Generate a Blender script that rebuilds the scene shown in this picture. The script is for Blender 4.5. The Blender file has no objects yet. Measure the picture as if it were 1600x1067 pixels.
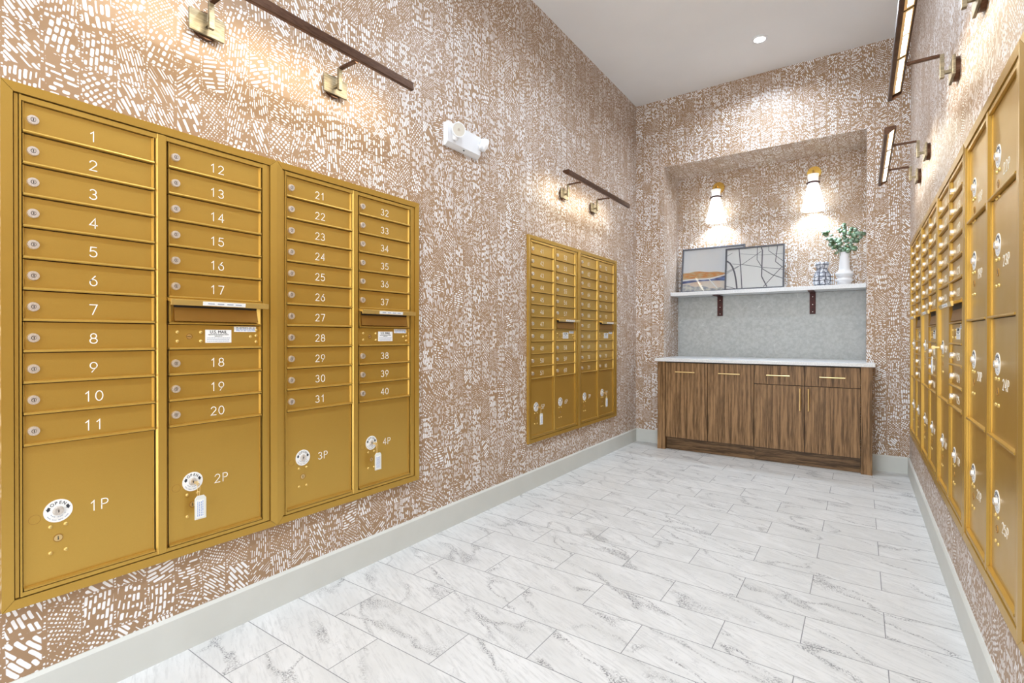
import bpy, math, random
from mathutils import Vector, Matrix
random.seed(7)
sc = bpy.context.scene
C = sc.collection
PI = math.pi

# ------------------------------------------------------------------ camera
XL, XR, YB, H = -1.9634, 0.3278, 5.1514, 3.546
YN = -1.3                                   # near end, left open so the added world fill enters
NX0, NX1, NY, NZ = -1.665, 0.042, 5.66, 2.847   # niche
yaw, pitch, roll = math.radians(34.6925), math.radians(-.1961), math.radians(.0242)
fw = Vector((-math.sin(yaw)*math.cos(pitch), math.cos(yaw)*math.cos(pitch), math.sin(pitch)))
rt = Vector((math.cos(yaw), math.sin(yaw), 0)); up = rt.cross(fw)
R = rt*math.cos(roll)+up*math.sin(roll); U = -rt*math.sin(roll)+up*math.cos(roll)
cd = bpy.data.cameras.new('camera'); cam = bpy.data.objects.new('camera', cd); C.objects.link(cam)
cd.sensor_width = 36; cd.lens = 786.28/1600*36; cd.shift_y = -4.9875/1600; cd.clip_start = .02
M = Matrix((R, U, -fw)).transposed().to_4x4(); M.translation = Vector((0, 0, 1.1065))
cam.matrix_world = M
sc.camera = cam
# ------------------------------------------------------------------ light and exposure
sc.view_settings.view_transform = 'Standard'; sc.view_settings.look = 'None'
sc.view_settings.exposure = 0.07; sc.view_settings.gamma = 1
w = bpy.data.worlds.new('soft_fill_world'); sc.world = w; w.use_nodes = True  # even world fill, added to brighten the room from behind the camera
w.node_tree.nodes['Background'].inputs[0].default_value = (.90, .95, 1, 1)
w.node_tree.nodes['Background'].inputs[1].default_value = 4.0
P_DOWN, P_PIC, P_SCONCE = 20.5, 2.3, 27

def area(name, loc, rot, sx, sy, power, col, parent=None, spread=PI, shape='RECTANGLE'):
    l = bpy.data.lights.new(name, 'AREA'); l.shape = shape; l.size = sx; l.size_y = sy
    l.energy = power; l.color = col; l.spread = spread
    o = bpy.data.objects.new(name, l); C.objects.link(o); o.location = loc; o.rotation_euler = rot
    o.parent = parent
    return o

# ------------------------------------------------------------------ node helpers
class NT:
    def __init__(s, name, rough=.5, metal=0, spec=.5):
        s.m = bpy.data.materials.new(name); s.m.use_nodes = True
        s.t = s.m.node_tree; s.b = s.t.nodes['Principled BSDF']
        s.b.inputs['Roughness'].default_value = rough; s.b.inputs['Metallic'].default_value = metal
        s.b.inputs['Specular IOR Level'].default_value = spec
    def n(s, typ, **kw):
        x = s.t.nodes.new(typ)
        for k, v in kw.items(): setattr(x, k, v)
        return x
    def put(s, node, i, v):
        if isinstance(v, bpy.types.NodeSocket): s.t.links.new(v, node.inputs[i])
        elif v is not None: node.inputs[i].default_value = v
    def math(s, op, a, b=None, c=None, clamp=False):
        x = s.n('ShaderNodeMath', operation=op); x.use_clamp = clamp
        s.put(x, 0, a); s.put(x, 1, b); s.put(x, 2, c); return x.outputs[0]
    def mix(s, f, a, b):
        x = s.n('ShaderNodeMix', data_type='RGBA'); s.put(x, 0, f); s.put(x, 6, a); s.put(x, 7, b); return x.outputs[2]
    def ss(s, v, lo, hi, a=0., b=1.):
        x = s.n('ShaderNodeMapRange', interpolation_type='SMOOTHSTEP')
        s.put(x, 0, v); s.put(x, 1, lo); s.put(x, 2, hi); s.put(x, 3, a); s.put(x, 4, b); return x.outputs[0]
    def xyz(s, x=0., y=0., z=0.):
        q = s.n('ShaderNodeCombineXYZ'); s.put(q, 0, x); s.put(q, 1, y); s.put(q, 2, z); return q.outputs[0]
    def sep(s, v):
        q = s.n('ShaderNodeSeparateXYZ'); s.put(q, 0, v); return q.outputs
    def vm(s, op, a, b=None):
        q = s.n('ShaderNodeVectorMath', operation=op); s.put(q, 0, a); s.put(q, 1, b); return q.outputs[0]
    def noise(s, v, scale, detail=3, rough=.5):
        q = s.n('ShaderNodeTexNoise'); s.put(q, 'Vector', v); q.inputs['Scale'].default_value = scale
        q.inputs['Detail'].default_value = detail; q.inputs['Roughness'].default_value = rough; return q.outputs
    def obj(s): return s.n('ShaderNodeTexCoord').outputs['Object']
    def uv(s): return s.n('ShaderNodeTexCoord').outputs['UV']
    def col(s, v): s.put(s.b, 'Base Color', v)
    def bump(s, h, st, d=.001):
        q = s.n('ShaderNodeBump'); q.inputs['Strength'].default_value = st; q.inputs['Distance'].default_value = d
        s.put(q, 'Height', h); s.t.links.new(q.outputs[0], s.b.inputs['Normal'])

def plain(name, c, rough=.5, metal=0, spec=.5):
    k = NT(name, rough, metal, spec); k.col((*c, 1)); return k.m
def noisy(name, c1, c2, scale, rough=.5, metal=0, spec=.5, stretch=(1, 1, 1)):
    k = NT(name, rough, metal, spec)
    n = k.noise(k.vm('MULTIPLY', k.obj(), stretch), scale, 4)[0]
    k.col(k.mix(k.ss(n, .35, .65), (*c1, 1), (*c2, 1))); return k.m
def emit(name, c, st):
    m = bpy.data.materials.new(name); m.use_nodes = True; t = m.node_tree; t.nodes.clear()
    e = t.nodes.new('ShaderNodeEmission'); o = t.nodes.new('ShaderNodeOutputMaterial')
    e.inputs[0].default_value = (*c, 1); e.inputs[1].default_value = st; t.links.new(e.outputs[0], o.inputs[0]); return m

# wallpaper: tan ground printed with white dashes, hatched in patches of differing direction
def wallpaper():
    k = NT('hatched_wallpaper', .55, 0, .3)
    uv = k.uv()
    wob = k.vm('MULTIPLY', k.vm('SUBTRACT', k.noise(uv, 6, 1.5)[1], (.5, .5, .5)), (.022, .030, 0))
    p = k.vm('ADD', uv, wob); px, py, _ = k.sep(p)
    cw = .086
    colr = k.math('DIVIDE', px, cw); ci = k.math('FLOOR', colr); cf = k.math('FRACT', colr)
    wn = k.n('ShaderNodeTexWhiteNoise', noise_dimensions='1D'); k.put(wn, 'W', ci)
    rowf = k.math('DIVIDE', k.math('ADD', py, k.math('MULTIPLY', wn.outputs[0], .35)), .125)
    ri = k.math('FLOOR', rowf); rf = k.math('FRACT', rowf)
    w2 = k.n('ShaderNodeTexWhiteNoise', noise_dimensions='3D'); k.put(w2, 'Vector', k.xyz(ci, ri, 3.7))
    r1, r2, r3 = k.sep(w2.outputs[1]); r4 = w2.outputs[0]
    t = k.math('SUBTRACT', k.math('MULTIPLY', r1, 2.), 1.)
    ang = k.math('MULTIPLY', k.math('MULTIPLY', t, k.math('POWER', k.math('ABSOLUTE', t), .5)), .85)
    ang = k.math('ADD', ang, k.math('MULTIPLY', k.math('GREATER_THAN', r3, .85), PI/2))
    rot = k.n('ShaderNodeVectorRotate', rotation_type='Z_AXIS'); k.put(rot, 'Vector', p); k.put(rot, 'Angle', ang)
    qx, qy, _ = k.sep(rot.outputs[0])
    grid = k.math('GREATER_THAN', r4, .8)
    wx = k.ss(r2, 0., 1., .0088, .0145); wy = k.ss(r4, 0., 1., .052, .022)
    wy = k.math('ADD', k.math('MULTIPLY', wy, k.math('SUBTRACT', 1., grid)), k.math('MULTIPLY', k.math('MULTIPLY', wx, 1.15), grid))
    qx = k.math('ADD', qx, k.math('MULTIPLY', k.sep(k.noise(p, 55, 1)[1])[0], .0016)); qy = k.math('ADD', qy, k.math('MULTIPLY', k.sep(k.noise(p, 55, 1)[1])[1], .0016))
    ux = k.math('DIVIDE', qx, wx); ix = k.math('FLOOR', ux)
    fx = k.math('MULTIPLY', k.math('ABSOLUTE', k.math('SUBTRACT', k.math('FRACT', ux), .5)), wx)
    wa = k.n('ShaderNodeTexWhiteNoise', noise_dimensions='2D'); k.put(wa, 'Vector', k.xyz(ix, k.math('MULTIPLY', r1, 91.)))
    uy = k.math('ADD', k.math('DIVIDE', qy, wy), k.math('MULTIPLY', wa.outputs[0], k.math('SUBTRACT', .9, k.math('MULTIPLY', grid, .75))))
    iy = k.math('FLOOR', uy)
    fy = k.math('MULTIPLY', k.math('ABSOLUTE', k.math('SUBTRACT', k.math('FRACT', uy), .5)), wy)
    wc = k.n('ShaderNodeTexWhiteNoise', noise_dimensions='3D'); k.put(wc, 'Vector', k.xyz(ix, iy, k.math('MULTIPLY', r1, 77.)))
    c1, c2, c3 = k.sep(wc.outputs[1])
    gap = k.math('ADD', .0014, k.math('MULTIPLY', r3, .0009))
    hx = k.math('SUBTRACT', k.math('MULTIPLY', wx, k.math('SUBTRACT', .5, k.math('MULTIPLY', k.math('POWER', c1, 3.), .24))), gap)
    hy = k.math('SUBTRACT', k.math('MULTIPLY', wy, k.math('SUBTRACT', .5, k.math('MULTIPLY', k.math('POWER', c2, 2.), .34))), gap)
    rad = k.math('MULTIPLY', k.math('MINIMUM', hx, hy), .92)
    dx = k.math('MAXIMUM', k.math('ADD', k.math('SUBTRACT', fx, hx), rad), 0.); dy = k.math('MAXIMUM', k.math('ADD', k.math('SUBTRACT', fy, hy), rad), 0.)
    d = k.math('SUBTRACT', k.math('SQRT', k.math('ADD', k.math('MULTIPLY', dx, dx), k.math('MULTIPLY', dy, dy))), rad)
    m = k.ss(d, -.0003, .0003, 1., 0.)
    m = k.math('MULTIPLY', m, k.math('GREATER_THAN', c3, .06))
    ex = k.math('MINIMUM', cf, k.math('SUBTRACT', 1., cf)); ey = k.math('MINIMUM', rf, k.math('SUBTRACT', 1., rf))
    m = k.math('MULTIPLY', m, k.ss(ex, .055, .08)); m = k.math('MULTIPLY', m, k.ss(ey, .02, .05))
    v3 = k.n('ShaderNodeTexVoronoi', voronoi_dimensions='2D', feature='DISTANCE_TO_EDGE'); v3.inputs['Scale'].default_value = 110
    v3.inputs['Randomness'].default_value = .35; k.put(v3, 'Vector', p)
    v4 = k.n('ShaderNodeTexVoronoi', voronoi_dimensions='2D', feature='F1'); v4.inputs['Scale'].default_value = 110
    v4.inputs['Randomness'].default_value = .35; k.put(v4, 'Vector', p); c4 = k.sep(v4.outputs['Color'])
    dots = k.math('MULTIPLY', k.ss(v3.outputs['Distance'], .2, .27), k.math('GREATER_THAN', c4[0], .55))
    zone = k.math('SUBTRACT', 1., k.math('MULTIPLY', k.ss(ex, .055, .08), k.ss(ey, .02, .05)))
    m = k.math('MAXIMUM', m, k.math('MULTIPLY', dots, zone))
    k.col(k.mix(m, (.355, .225, .130, 1), (.86, .845, .85, 1)))
    k.put(k.b, 'Roughness', k.ss(m, 0., 1., .42, .6))
    return k.m

def floor_mat():
    k = NT('veined_porcelain_floor', .34, 0, .45)
    uv = k.uv(); x, y, _ = k.sep(uv)
    rr = k.math('DIVIDE', k.math('SUBTRACT', y, 2.507-.2122*40), .2122); ri = k.math('FLOOR', rr); rf = k.math('FRACT', rr)
    par = k.math('FRACT', k.math('MULTIPLY', ri, .5))          # 0 / .5
    xx = k.math('ADD', k.math('DIVIDE', k.math('SUBTRACT', x, .079-.51*20), .51), k.math('SUBTRACT', .5, par))
    xi = k.math('FLOOR', xx); xf = k.math('FRACT', xx)
    gx = k.math('MULTIPLY', k.math('MINIMUM', xf, k.math('SUBTRACT', 1., xf)), .51)
    gy = k.math('MULTIPLY', k.math('MINIMUM', rf, k.math('SUBTRACT', 1., rf)), .2122)
    g = k.ss(k.math('MINIMUM', gx, gy), .0010, .0021)
    wn = k.n('ShaderNodeTexWhiteNoise', noise_dimensions='2D'); k.put(wn, 'Vector', k.xyz(xi, ri))
    off = k.vm('MULTIPLY', wn.outputs[1], (17., 23., 9.))
    base = k.vm('ADD', uv, off)
    rot = k.n('ShaderNodeVectorRotate', rotation_type='Z_AXIS'); k.put(rot, 'Vector', base); rot.inputs['Angle'].default_value = .38
    st = k.vm('MULTIPLY', rot.outputs[0], (1.5, 4.6, 1.))
    st = k.vm('ADD', st, k.vm('MULTIPLY', k.noise(base, 7, 3)[1], (.32, .5, 0)))
    n = k.noise(st, 1.35, 2.0, .4)[0]
    rid = k.math('ABSOLUTE', k.math('SUBTRACT', n, .5))
    line = k.ss(rid, .0, .034, 1., 0.)
    spk = k.ss(k.noise(base, 170, 3, .7)[0], .44, .60)
    patch = k.ss(k.noise(base, 5, 2)[0], .40, .60)
    vein = k.math('MULTIPLY', k.math('MULTIPLY', line, spk), k.math('ADD', k.math('MULTIPLY', patch, .75), .25))
    rid2 = k.math('ABSOLUTE', k.math('SUBTRACT', k.noise(st, 3.4, 3, .5)[0], .5))
    thin = k.math('MULTIPLY', k.math('MULTIPLY', k.ss(rid2, 0., .016, 1., 0.), k.ss(k.noise(base, 120, 2)[0], .35, .6)), .34)
    cl = k.ss(k.noise(st, 1.6, 5, .6)[0], .3, .7)
    c = k.mix(cl, (.59, .59, .58, 1), (.69, .69, .685, 1)); c = k.mix(k.ss(k.noise(k.vm('MULTIPLY', rot.outputs[0], (12., 90., 1.)), 1., 3, .6)[0], .45, .7), c, (.55, .55, .545, 1))
    c = k.mix(k.math('MULTIPLY', vein, .92), c, (.12, .12, .13, 1)); c = k.mix(thin, c, (.42, .42, .43, 1))
    c = k.mix(g, (.24, .24, .25, 1), c)
    k.col(c); k.put(k.b, 'Roughness', k.ss(g, 0., 1., .8, .36)); k.bump(g, .35, .001)
    return k.m

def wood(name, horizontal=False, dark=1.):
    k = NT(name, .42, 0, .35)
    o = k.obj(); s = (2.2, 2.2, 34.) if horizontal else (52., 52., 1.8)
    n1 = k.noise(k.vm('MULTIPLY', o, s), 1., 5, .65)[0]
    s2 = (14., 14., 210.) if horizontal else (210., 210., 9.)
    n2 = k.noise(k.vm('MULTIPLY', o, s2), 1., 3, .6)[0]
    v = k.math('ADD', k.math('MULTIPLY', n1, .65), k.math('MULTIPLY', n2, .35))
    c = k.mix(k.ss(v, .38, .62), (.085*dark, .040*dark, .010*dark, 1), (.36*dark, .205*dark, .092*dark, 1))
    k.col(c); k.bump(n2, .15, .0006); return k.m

def stone(name, c1, c2, vein=.35):
    k = NT(name, .3, 0, .4); o = k.obj()
    n = k.noise(o, 38, 5, .65)[0]; c = k.mix(k.ss(n, .35, .65), (*c1, 1), (*c2, 1))
    r = k.n('ShaderNodeVectorRotate', rotation_type='Y_AXIS'); k.put(r, 'Vector', o); r.inputs['Angle'].default_value = .75
    q = k.vm('MULTIPLY', r.outputs[0], (1.1, 1., 3.4))
    q = k.vm('ADD', q, k.vm('MULTIPLY', k.noise(o, 6, 3)[1], (.12, 0., .16)))
    rd = k.math('ABSOLUTE', k.math('SUBTRACT', k.noise(q, 2.2, 1.5, .4)[0], .5))
    br = k.ss(k.noise(o, 4.5, 2)[0], .42, .62)
    k.col(k.mix(k.math('MULTIPLY', k.math('MULTIPLY', k.ss(rd, 0., .006, 1., 0.), br), vein), c, (.85, .86, .84, 1))); return k.m

def gold_mat():
    k = NT('gold_anodised_metal', .32, .62, .5)
    n = k.noise(k.obj(), 900, 2, .6)[0]
    k.col(k.mix(n, (.52, .315, .058, 1), (.59, .37, .082, 1)))
    k.put(k.b, 'Roughness', k.ss(k.noise(k.obj(), 5, 2)[0], .3, .7, .29, .36))
    k.bump(n, .05, .0004); return k.m

def shade_mat():
    m = bpy.data.materials.new('lit_white_glass'); m.use_nodes = True; t = m.node_tree; t.nodes.clear()
    d = t.nodes.new('ShaderNodeBsdfDiffuse'); d.inputs[0].default_value = (.9, .9, .88, 1)
    tr = t.nodes.new('ShaderNodeBsdfTranslucent'); tr.inputs[0].default_value = (.95, .95, .92, 1)
    mx = t.nodes.new('ShaderNodeMixShader'); mx.inputs[0].default_value = .2
    o = t.nodes.new('ShaderNodeOutputMaterial')
    t.links.new(d.outputs[0], mx.inputs[1]); t.links.new(tr.outputs[0], mx.inputs[2]); t.links.new(mx.outputs[0], o.inputs[0]); return m

def pane_mat():
    m = bpy.data.materials.new('picture_glass'); m.use_nodes = True; t = m.node_tree; t.nodes.clear()
    a = t.nodes.new('ShaderNodeBsdfTransparent'); g = t.nodes.new('ShaderNodeBsdfGlossy'); g.inputs['Roughness'].default_value = .03
    fr = t.nodes.new('ShaderNodeFresnel'); fr.inputs[0].default_value = 1.45
    mx = t.nodes.new('ShaderNodeMixShader'); o = t.nodes.new('ShaderNodeOutputMaterial')
    t.links.new(fr.outputs[0], mx.inputs[0]); t.links.new(a.outputs[0], mx.inputs[1]); t.links.new(g.outputs[0], mx.inputs[2]); t.links.new(mx.outputs[0], o.inputs[0]); return m

def vase_brick():
    k = NT('blue_and_white_glaze', .25, 0, .5)
    o = k.obj(); x, y, z = k.sep(o)
    a = k.math('ARCTAN2', y, x)
    q = k.vm('ADD', k.xyz(k.math('MULTIPLY', a, 1.45), k.math('MULTIPLY', z, 27.), 0.), k.vm('MULTIPLY', k.noise(o, 22, 2)[1], (.5, .35, 0)))
    v = k.n('ShaderNodeTexVoronoi', voronoi_dimensions='2D', feature='DISTANCE_TO_EDGE'); v.inputs['Scale'].default_value = 1
    v.inputs['Randomness'].default_value = .25; k.put(v, 'Vector', q)
    n = k.noise(o, 30, 3)[0]
    k.col(k.mix(k.ss(v.outputs['Distance'], .05, .12), (.05, .055, .075, 1), k.mix(k.ss(n, .42, .6), (.30, .32, .38, 1), (.70, .72, .76, 1)))); return k.m

def brushed(name, c1, c2, rough):
    return noisy(name, c1, c2, 30, rough, .85, .5, (1, 1, 6))

WP = wallpaper(); FL = floor_mat()
CEIL = noisy('ceiling_paint', (.83, .83, .83), (.85, .85, .85), 2, .8)
PAINT = noisy('lobby_wall_paint', (.62, .58, .52), (.64, .60, .54), 2, .8)
BASE = noisy('baseboard_paint', (.60, .605, .565), (.62, .625, .585), 6, .5)
GOLD = gold_mat()
GOLDLT = plain('gold_rivet_metal', (.66, .46, .15), .3, .6)
GOLDDK = plain('gap_shade_gold', (.045, .022, .006), .6, .3)
GOLDSH = plain('gold_ring_and_slot_shade', (.40, .215, .045), .4, .5)
CHROME = noisy('nickel_lock_metal', (.74, .68, .62), (.86, .82, .78), 300, .3, .8)
BLACK = plain('keyway_and_shade_black', (.015, .012, .01), .5)
WHITE = plain('white_engraved_paint', (.88, .86, .78), .5)
LABEL = plain('white_sticker', (.84, .84, .82), .45)
INK = plain('black_ink', (.03, .03, .035), .6)
BLUEINK = plain('blue_ink', (.22, .33, .60), .6)
GREYINK = plain('grey_ink', (.30, .33, .42), .6)
BRONZE = brushed('dark_bronze', (.085, .042, .024), (.12, .062, .038), .36)
NICKEL = brushed('aged_brass', (.20, .165, .11), (.30, .25, .17), .45)
BRASS = plain('polished_brass', (.78, .50, .12), .2, 1.)
SATIN = plain('satin_brass', (.83, .62, .30), .3, .9)
PLASTIC = plain('white_plastic', (.80, .81, .83), .35)
LENS = plain('cream_lamp_lens', (.62, .58, .50), .25)
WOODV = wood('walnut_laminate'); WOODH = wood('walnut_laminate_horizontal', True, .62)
QUARTZ = noisy('pale_quartz', (.66, .67, .68), (.80, .81, .82), 160, .22)
STONE = stone('grey_marble', (.42, .44, .43), (.52, .54, .53))
IRON = noisy('dark_iron', (.035, .008, .006), (.07, .012, .01), 60, .45, .4)
FRAME = noisy('charcoal_frame', (.055, .055, .065), (.085, .08, .09), 60, .4)
PAPER = plain('print_paper', (.90, .91, .90), .7)
SKY = noisy('print_pale_sky', (.82, .85, .88), (.90, .90, .89), 3, .7)
ORANGE = noisy('print_orange', (.72, .28, .07), (.66, .48, .25), 14, .7, 0, .5, (1, 1, 4))
NAVY = noisy('print_blue', (.07, .09, .22), (.22, .32, .62), 12, .7, 0, .5, (1, 1, 5))
PEACH = noisy('print_peach', (.80, .60, .46), (.80, .74, .66), 7, .7)
CREAM = noisy('print_cream', (.70, .68, .60), (.35, .37, .42), 26, .7)
LINE = plain('print_line', (.13, .13, .16), .7)
CERAM = plain('white_ceramic', (.80, .81, .83), .3)
VBRICK = vase_brick()
LEAF = noisy('eucalyptus_leaf', (.09, .17, .06), (.32, .44, .33), 30, .5)
STEM = plain('green_stem', (.10, .16, .05), .6)
PANE = pane_mat(); SHADE = shade_mat()
LED = emit('warm_led', (1, .93, .78), 7.); LEDW = emit('cool_led', (.92, .96, 1), 30.); BULB = emit('sconce_bulb', (1, .97, .9), 14.)
TAGPL = plain('clear_tag_plastic', (.72, .72, .66), .2)

# ------------------------------------------------------------------ mesh helpers
class MB:
    def __init__(s): s.v = []; s.f = []; s.mi = []; s.sm = []; s.mats = []
    def m(s, mat):
        if mat not in s.mats: s.mats.append(mat)
        return s.mats.index(mat)
    def add(s, vs, fs, mat, smooth=False):
        o = len(s.v); s.v += [tuple(v) for v in vs]; i = s.m(mat)
        for f in fs: s.f.append([o+a for a in f]); s.mi.append(i); s.sm.append(smooth)
    def box(s, x0, x1, y0, y1, z0, z1, mat, bev=0):
        if bev <= 0:
            vs = [(x, y, z) for x in (x0, x1) for y in (y0, y1) for z in (z0, z1)]
            s.add(vs, [(0, 1, 3, 2), (4, 6, 7, 5), (0, 4, 5, 1), (2, 3, 7, 6), (0, 2, 6, 4), (1, 5, 7, 3)], mat); return
        import bmesh
        bm = bmesh.new(); bmesh.ops.create_cube(bm, size=1)
        for v in bm.verts:
            v.co = Vector(((x0+x1)/2+v.co.x*(x1-x0), (y0+y1)/2+v.co.y*(y1-y0), (z0+z1)/2+v.co.z*(z1-z0)))
        bmesh.ops.bevel(bm, geom=bm.edges[:], offset=bev, segments=2, affect='EDGES', profile=.5)
        bm.verts.index_update()
        s.add([v.co for v in bm.verts], [[v.index for v in f.verts] for f in bm.faces], mat); bm.free()
    def hexa(s, p, mat):      # 8 corners: back quad 0-3, front quad 4-7
        s.add(p, [(3, 2, 1, 0), (4, 5, 6, 7), (0, 1, 5, 4), (1, 2, 6, 5), (2, 3, 7, 6), (3, 0, 4, 7)], mat)
    def prism(s, pts, a, b, mat, axis='x'):      # polygon pts in the plane across axis
        n = len(pts)
        def mk(q, t): return {'x': (t, q[0], q[1]), 'y': (q[0], t, q[1]), 'z': (q[0], q[1], t)}[axis]
        vs = [mk(q, a) for q in pts]+[mk(q, b) for q in pts]
        s.add(vs, [list(range(n))[::-1], list(range(n, 2*n))]+[(i, (i+1) % n, n+(i+1) % n, n+i) for i in range(n)], mat)
    def frustum(s, c, d, r0, r1, h, mat, n=20, cap=True, smooth=True):
        c = Vector(c); d = Vector(d).normalized(); a = d.orthogonal().normalized(); b = d.cross(a)
        vs = [c+(a*math.cos(2*PI*i/n)+b*math.sin(2*PI*i/n))*r0 for i in range(n)]
        vs += [c+d*h+(a*math.cos(2*PI*i/n)+b*math.sin(2*PI*i/n))*r1 for i in range(n)]
        s.add(vs, [(i, (i+1) % n, n+(i+1) % n, n+i) for i in range(n)], mat, smooth)
        if cap: s.add(vs[:n], [list(range(n))[::-1]], mat); s.add(vs[n:], [list(range(n))], mat)
    def cyl(s, p, q, r, mat, n=16):
        p = Vector(p); q = Vector(q); s.frustum(p, q-p, r, r, (q-p).length, mat, n)
    def ring(s, c, d, r0, r1, h, mat, n=32):
        c = Vector(c); d = Vector(d).normalized(); a = d.orthogonal().normalized(); b = d.cross(a)
        vs = []
        for r, t in ((r0, 0), (r1, 0), (r1, h), (r0, h)):
            vs += [c+d*t+(a*math.cos(2*PI*i/n)+b*math.sin(2*PI*i/n))*r for i in range(n)]
        fs = []
        for k in range(4):
            for i in range(n): fs.append((k*n+i, k*n+(i+1) % n, ((k+1) % 4)*n+(i+1) % n, ((k+1) % 4)*n+i))
        s.add(vs, fs, mat)
    def lathe(s, prof, mat, n=40, cx=0, cy=0):
        vs = [(cx+r*math.cos(2*PI*i/n), cy+r*math.sin(2*PI*i/n), z) for r, z in prof for i in range(n)]
        fs = [(k*n+i, k*n+(i+1) % n, (k+1)*n+(i+1) % n, (k+1)*n+i) for k in range(len(prof)-1) for i in range(n)]
        s.add(vs, fs, mat, True)
    def tube(s, pts, r, mat, n=8):
        pts = [Vector(p) for p in pts]; vs = []; a = None
        for i, p in enumerate(pts):
            d = (pts[min(i+1, len(pts)-1)]-pts[max(i-1, 0)]).normalized()
            a = d.orthogonal().normalized() if a is None else (a-d*a.dot(d)).normalized()
            b = d.cross(a); rr = r[i] if isinstance(r, (list, tuple)) else r
            vs += [p+(a*math.cos(2*PI*k/n)+b*math.sin(2*PI*k/n))*rr for k in range(n)]
        fs = [(i*n+k, i*n+(k+1) % n, (i+1)*n+(k+1) % n, (i+1)*n+k) for i in range(len(pts)-1) for k in range(n)]
        fs += [list(range(n))[::-1], list(range((len(pts)-1)*n, len(pts)*n))]
        s.add(vs, fs, mat, True)
    def mesh(s, name, uv=False):
        me = bpy.data.meshes.new(name); me.from_pydata(s.v, [], s.f)
        for m in s.mats: me.materials.append(m)
        me.polygons.foreach_set('material_index', s.mi); me.polygons.foreach_set('use_smooth', s.sm)
        import bmesh
        bm = bmesh.new(); bm.from_mesh(me); bmesh.ops.recalc_face_normals(bm, faces=bm.faces); bm.to_mesh(me); bm.free()
        if uv:
            l = me.uv_layers.new(name='metres').data
            for p in me.polygons:
                nx, ny, nz = (abs(c) for c in p.normal)
                for li in p.loop_indices:
                    c = me.vertices[me.loops[li].vertex_index].co
                    l[li].uv = (c.y, c.z) if nx >= ny and nx >= nz else ((c.x+7.3, c.z) if ny >= nz else (c.x, c.y))
        return me

def obj(name, mb, parent=None, loc=(0, 0, 0), uv=False, label=None):
    me = mb.mesh(name, uv) if isinstance(mb, MB) else mb
    o = bpy.data.objects.new(name, me); C.objects.link(o); o.parent = parent; o.location = loc
    if label: o['label'] = label
    return o
def tag(o, label, cat, group=None):
    o['label'] = label; o['category'] = cat
    if group: o['group'] = group
    return o
def thing(name, loc, label, cat, group=None, rz=0):
    o = bpy.data.objects.new(name, None); C.objects.link(o); o.location = loc; o.rotation_euler = (0, 0, rz)
    o.empty_display_size = .1
    return tag(o, label, cat, group)
def struct(name, mb):
    o = obj(name, mb, uv=True); o['kind'] = 'structure'; return o

# ------------------------------------------------------------------ room shell
b = MB(); b.box(XL-.2, XR+.2, YN, NY+.1, -.1, 0, FL); struct('floor', b)
b = MB(); b.box(XL-.2, XR+.2, YN, YB+.1, H, H+.1, CEIL); struct('ceiling', b)
b = MB(); b.box(XL-.12, XL, YN, YB+.1, 0, H, WP); struct('wall_left', b)
b = MB(); b.box(XR, XR+.12, YN, YB+.1, 0, H, WP); struct('wall_right', b)
for nm, q in (('wall_back_left', (XL, NX0, YB, NY, 0, H)), ('wall_back_right', (NX1, XR, YB, NY, 0, H)),
              ('wall_back_top', (NX0, NX1, YB, NY, NZ, H)), ('wall_back', (XL, XR, NY, NY+.1, 0, H))):
    b = MB(); b.box(*q, WP); struct(nm, b)
BT, BH = .012, .134
def bb(name, pts_prof, a, c, axis):
    m = MB(); m.prism(pts_prof, a, c, BASE, axis); struct(name, m)
prof = lambda s, w0: [(w0, 0), (w0+s*BT, 0), (w0+s*BT, BH-.010), (w0+s*(BT-.007), BH), (w0, BH)]
bb('baseboard_left', prof(1, XL), YN, YB, 'y')
bb('baseboard_right', prof(-1, XR), YN, YB, 'y')
bb('baseboard_back_left', prof(-1, YB), XL+BT, -1.646, 'x')
bb('baseboard_back_right', prof(-1, YB), .083, XR-BT, 'x')

# recessed downlights
for i, (x, y) in enumerate(((-.684, 4.554), (-.80, 3.02), (-.80, 1.45), (-.80, -.1))):
    if i == 0:
        t = thing('recessed_downlight', (x, y, H), 'small round white ceiling downlight shining cool white above the cabinet', 'ceiling light')
        m = MB(); m.ring((0, 0, 0), (0, 0, -1), .042, .062, .006, PLASTIC); obj('trim_ring', m, t)
        m = MB(); m.frustum((0, 0, -.001), (0, 0, -1), .042, .042, .002, LEDW); obj('lens', m, t)
        area('downlight_lamp', (0, 0, -.012), (0, 0, 0), .08, .08, P_DOWN, (.74, .86, 1), t, math.radians(150), 'DISK')
    else:
        area('downlight_lamp', (x, y, H-.012), (0, 0, 0), .08, .08, P_DOWN, (.74, .86, 1), None, math.radians(150), 'DISK')

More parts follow.
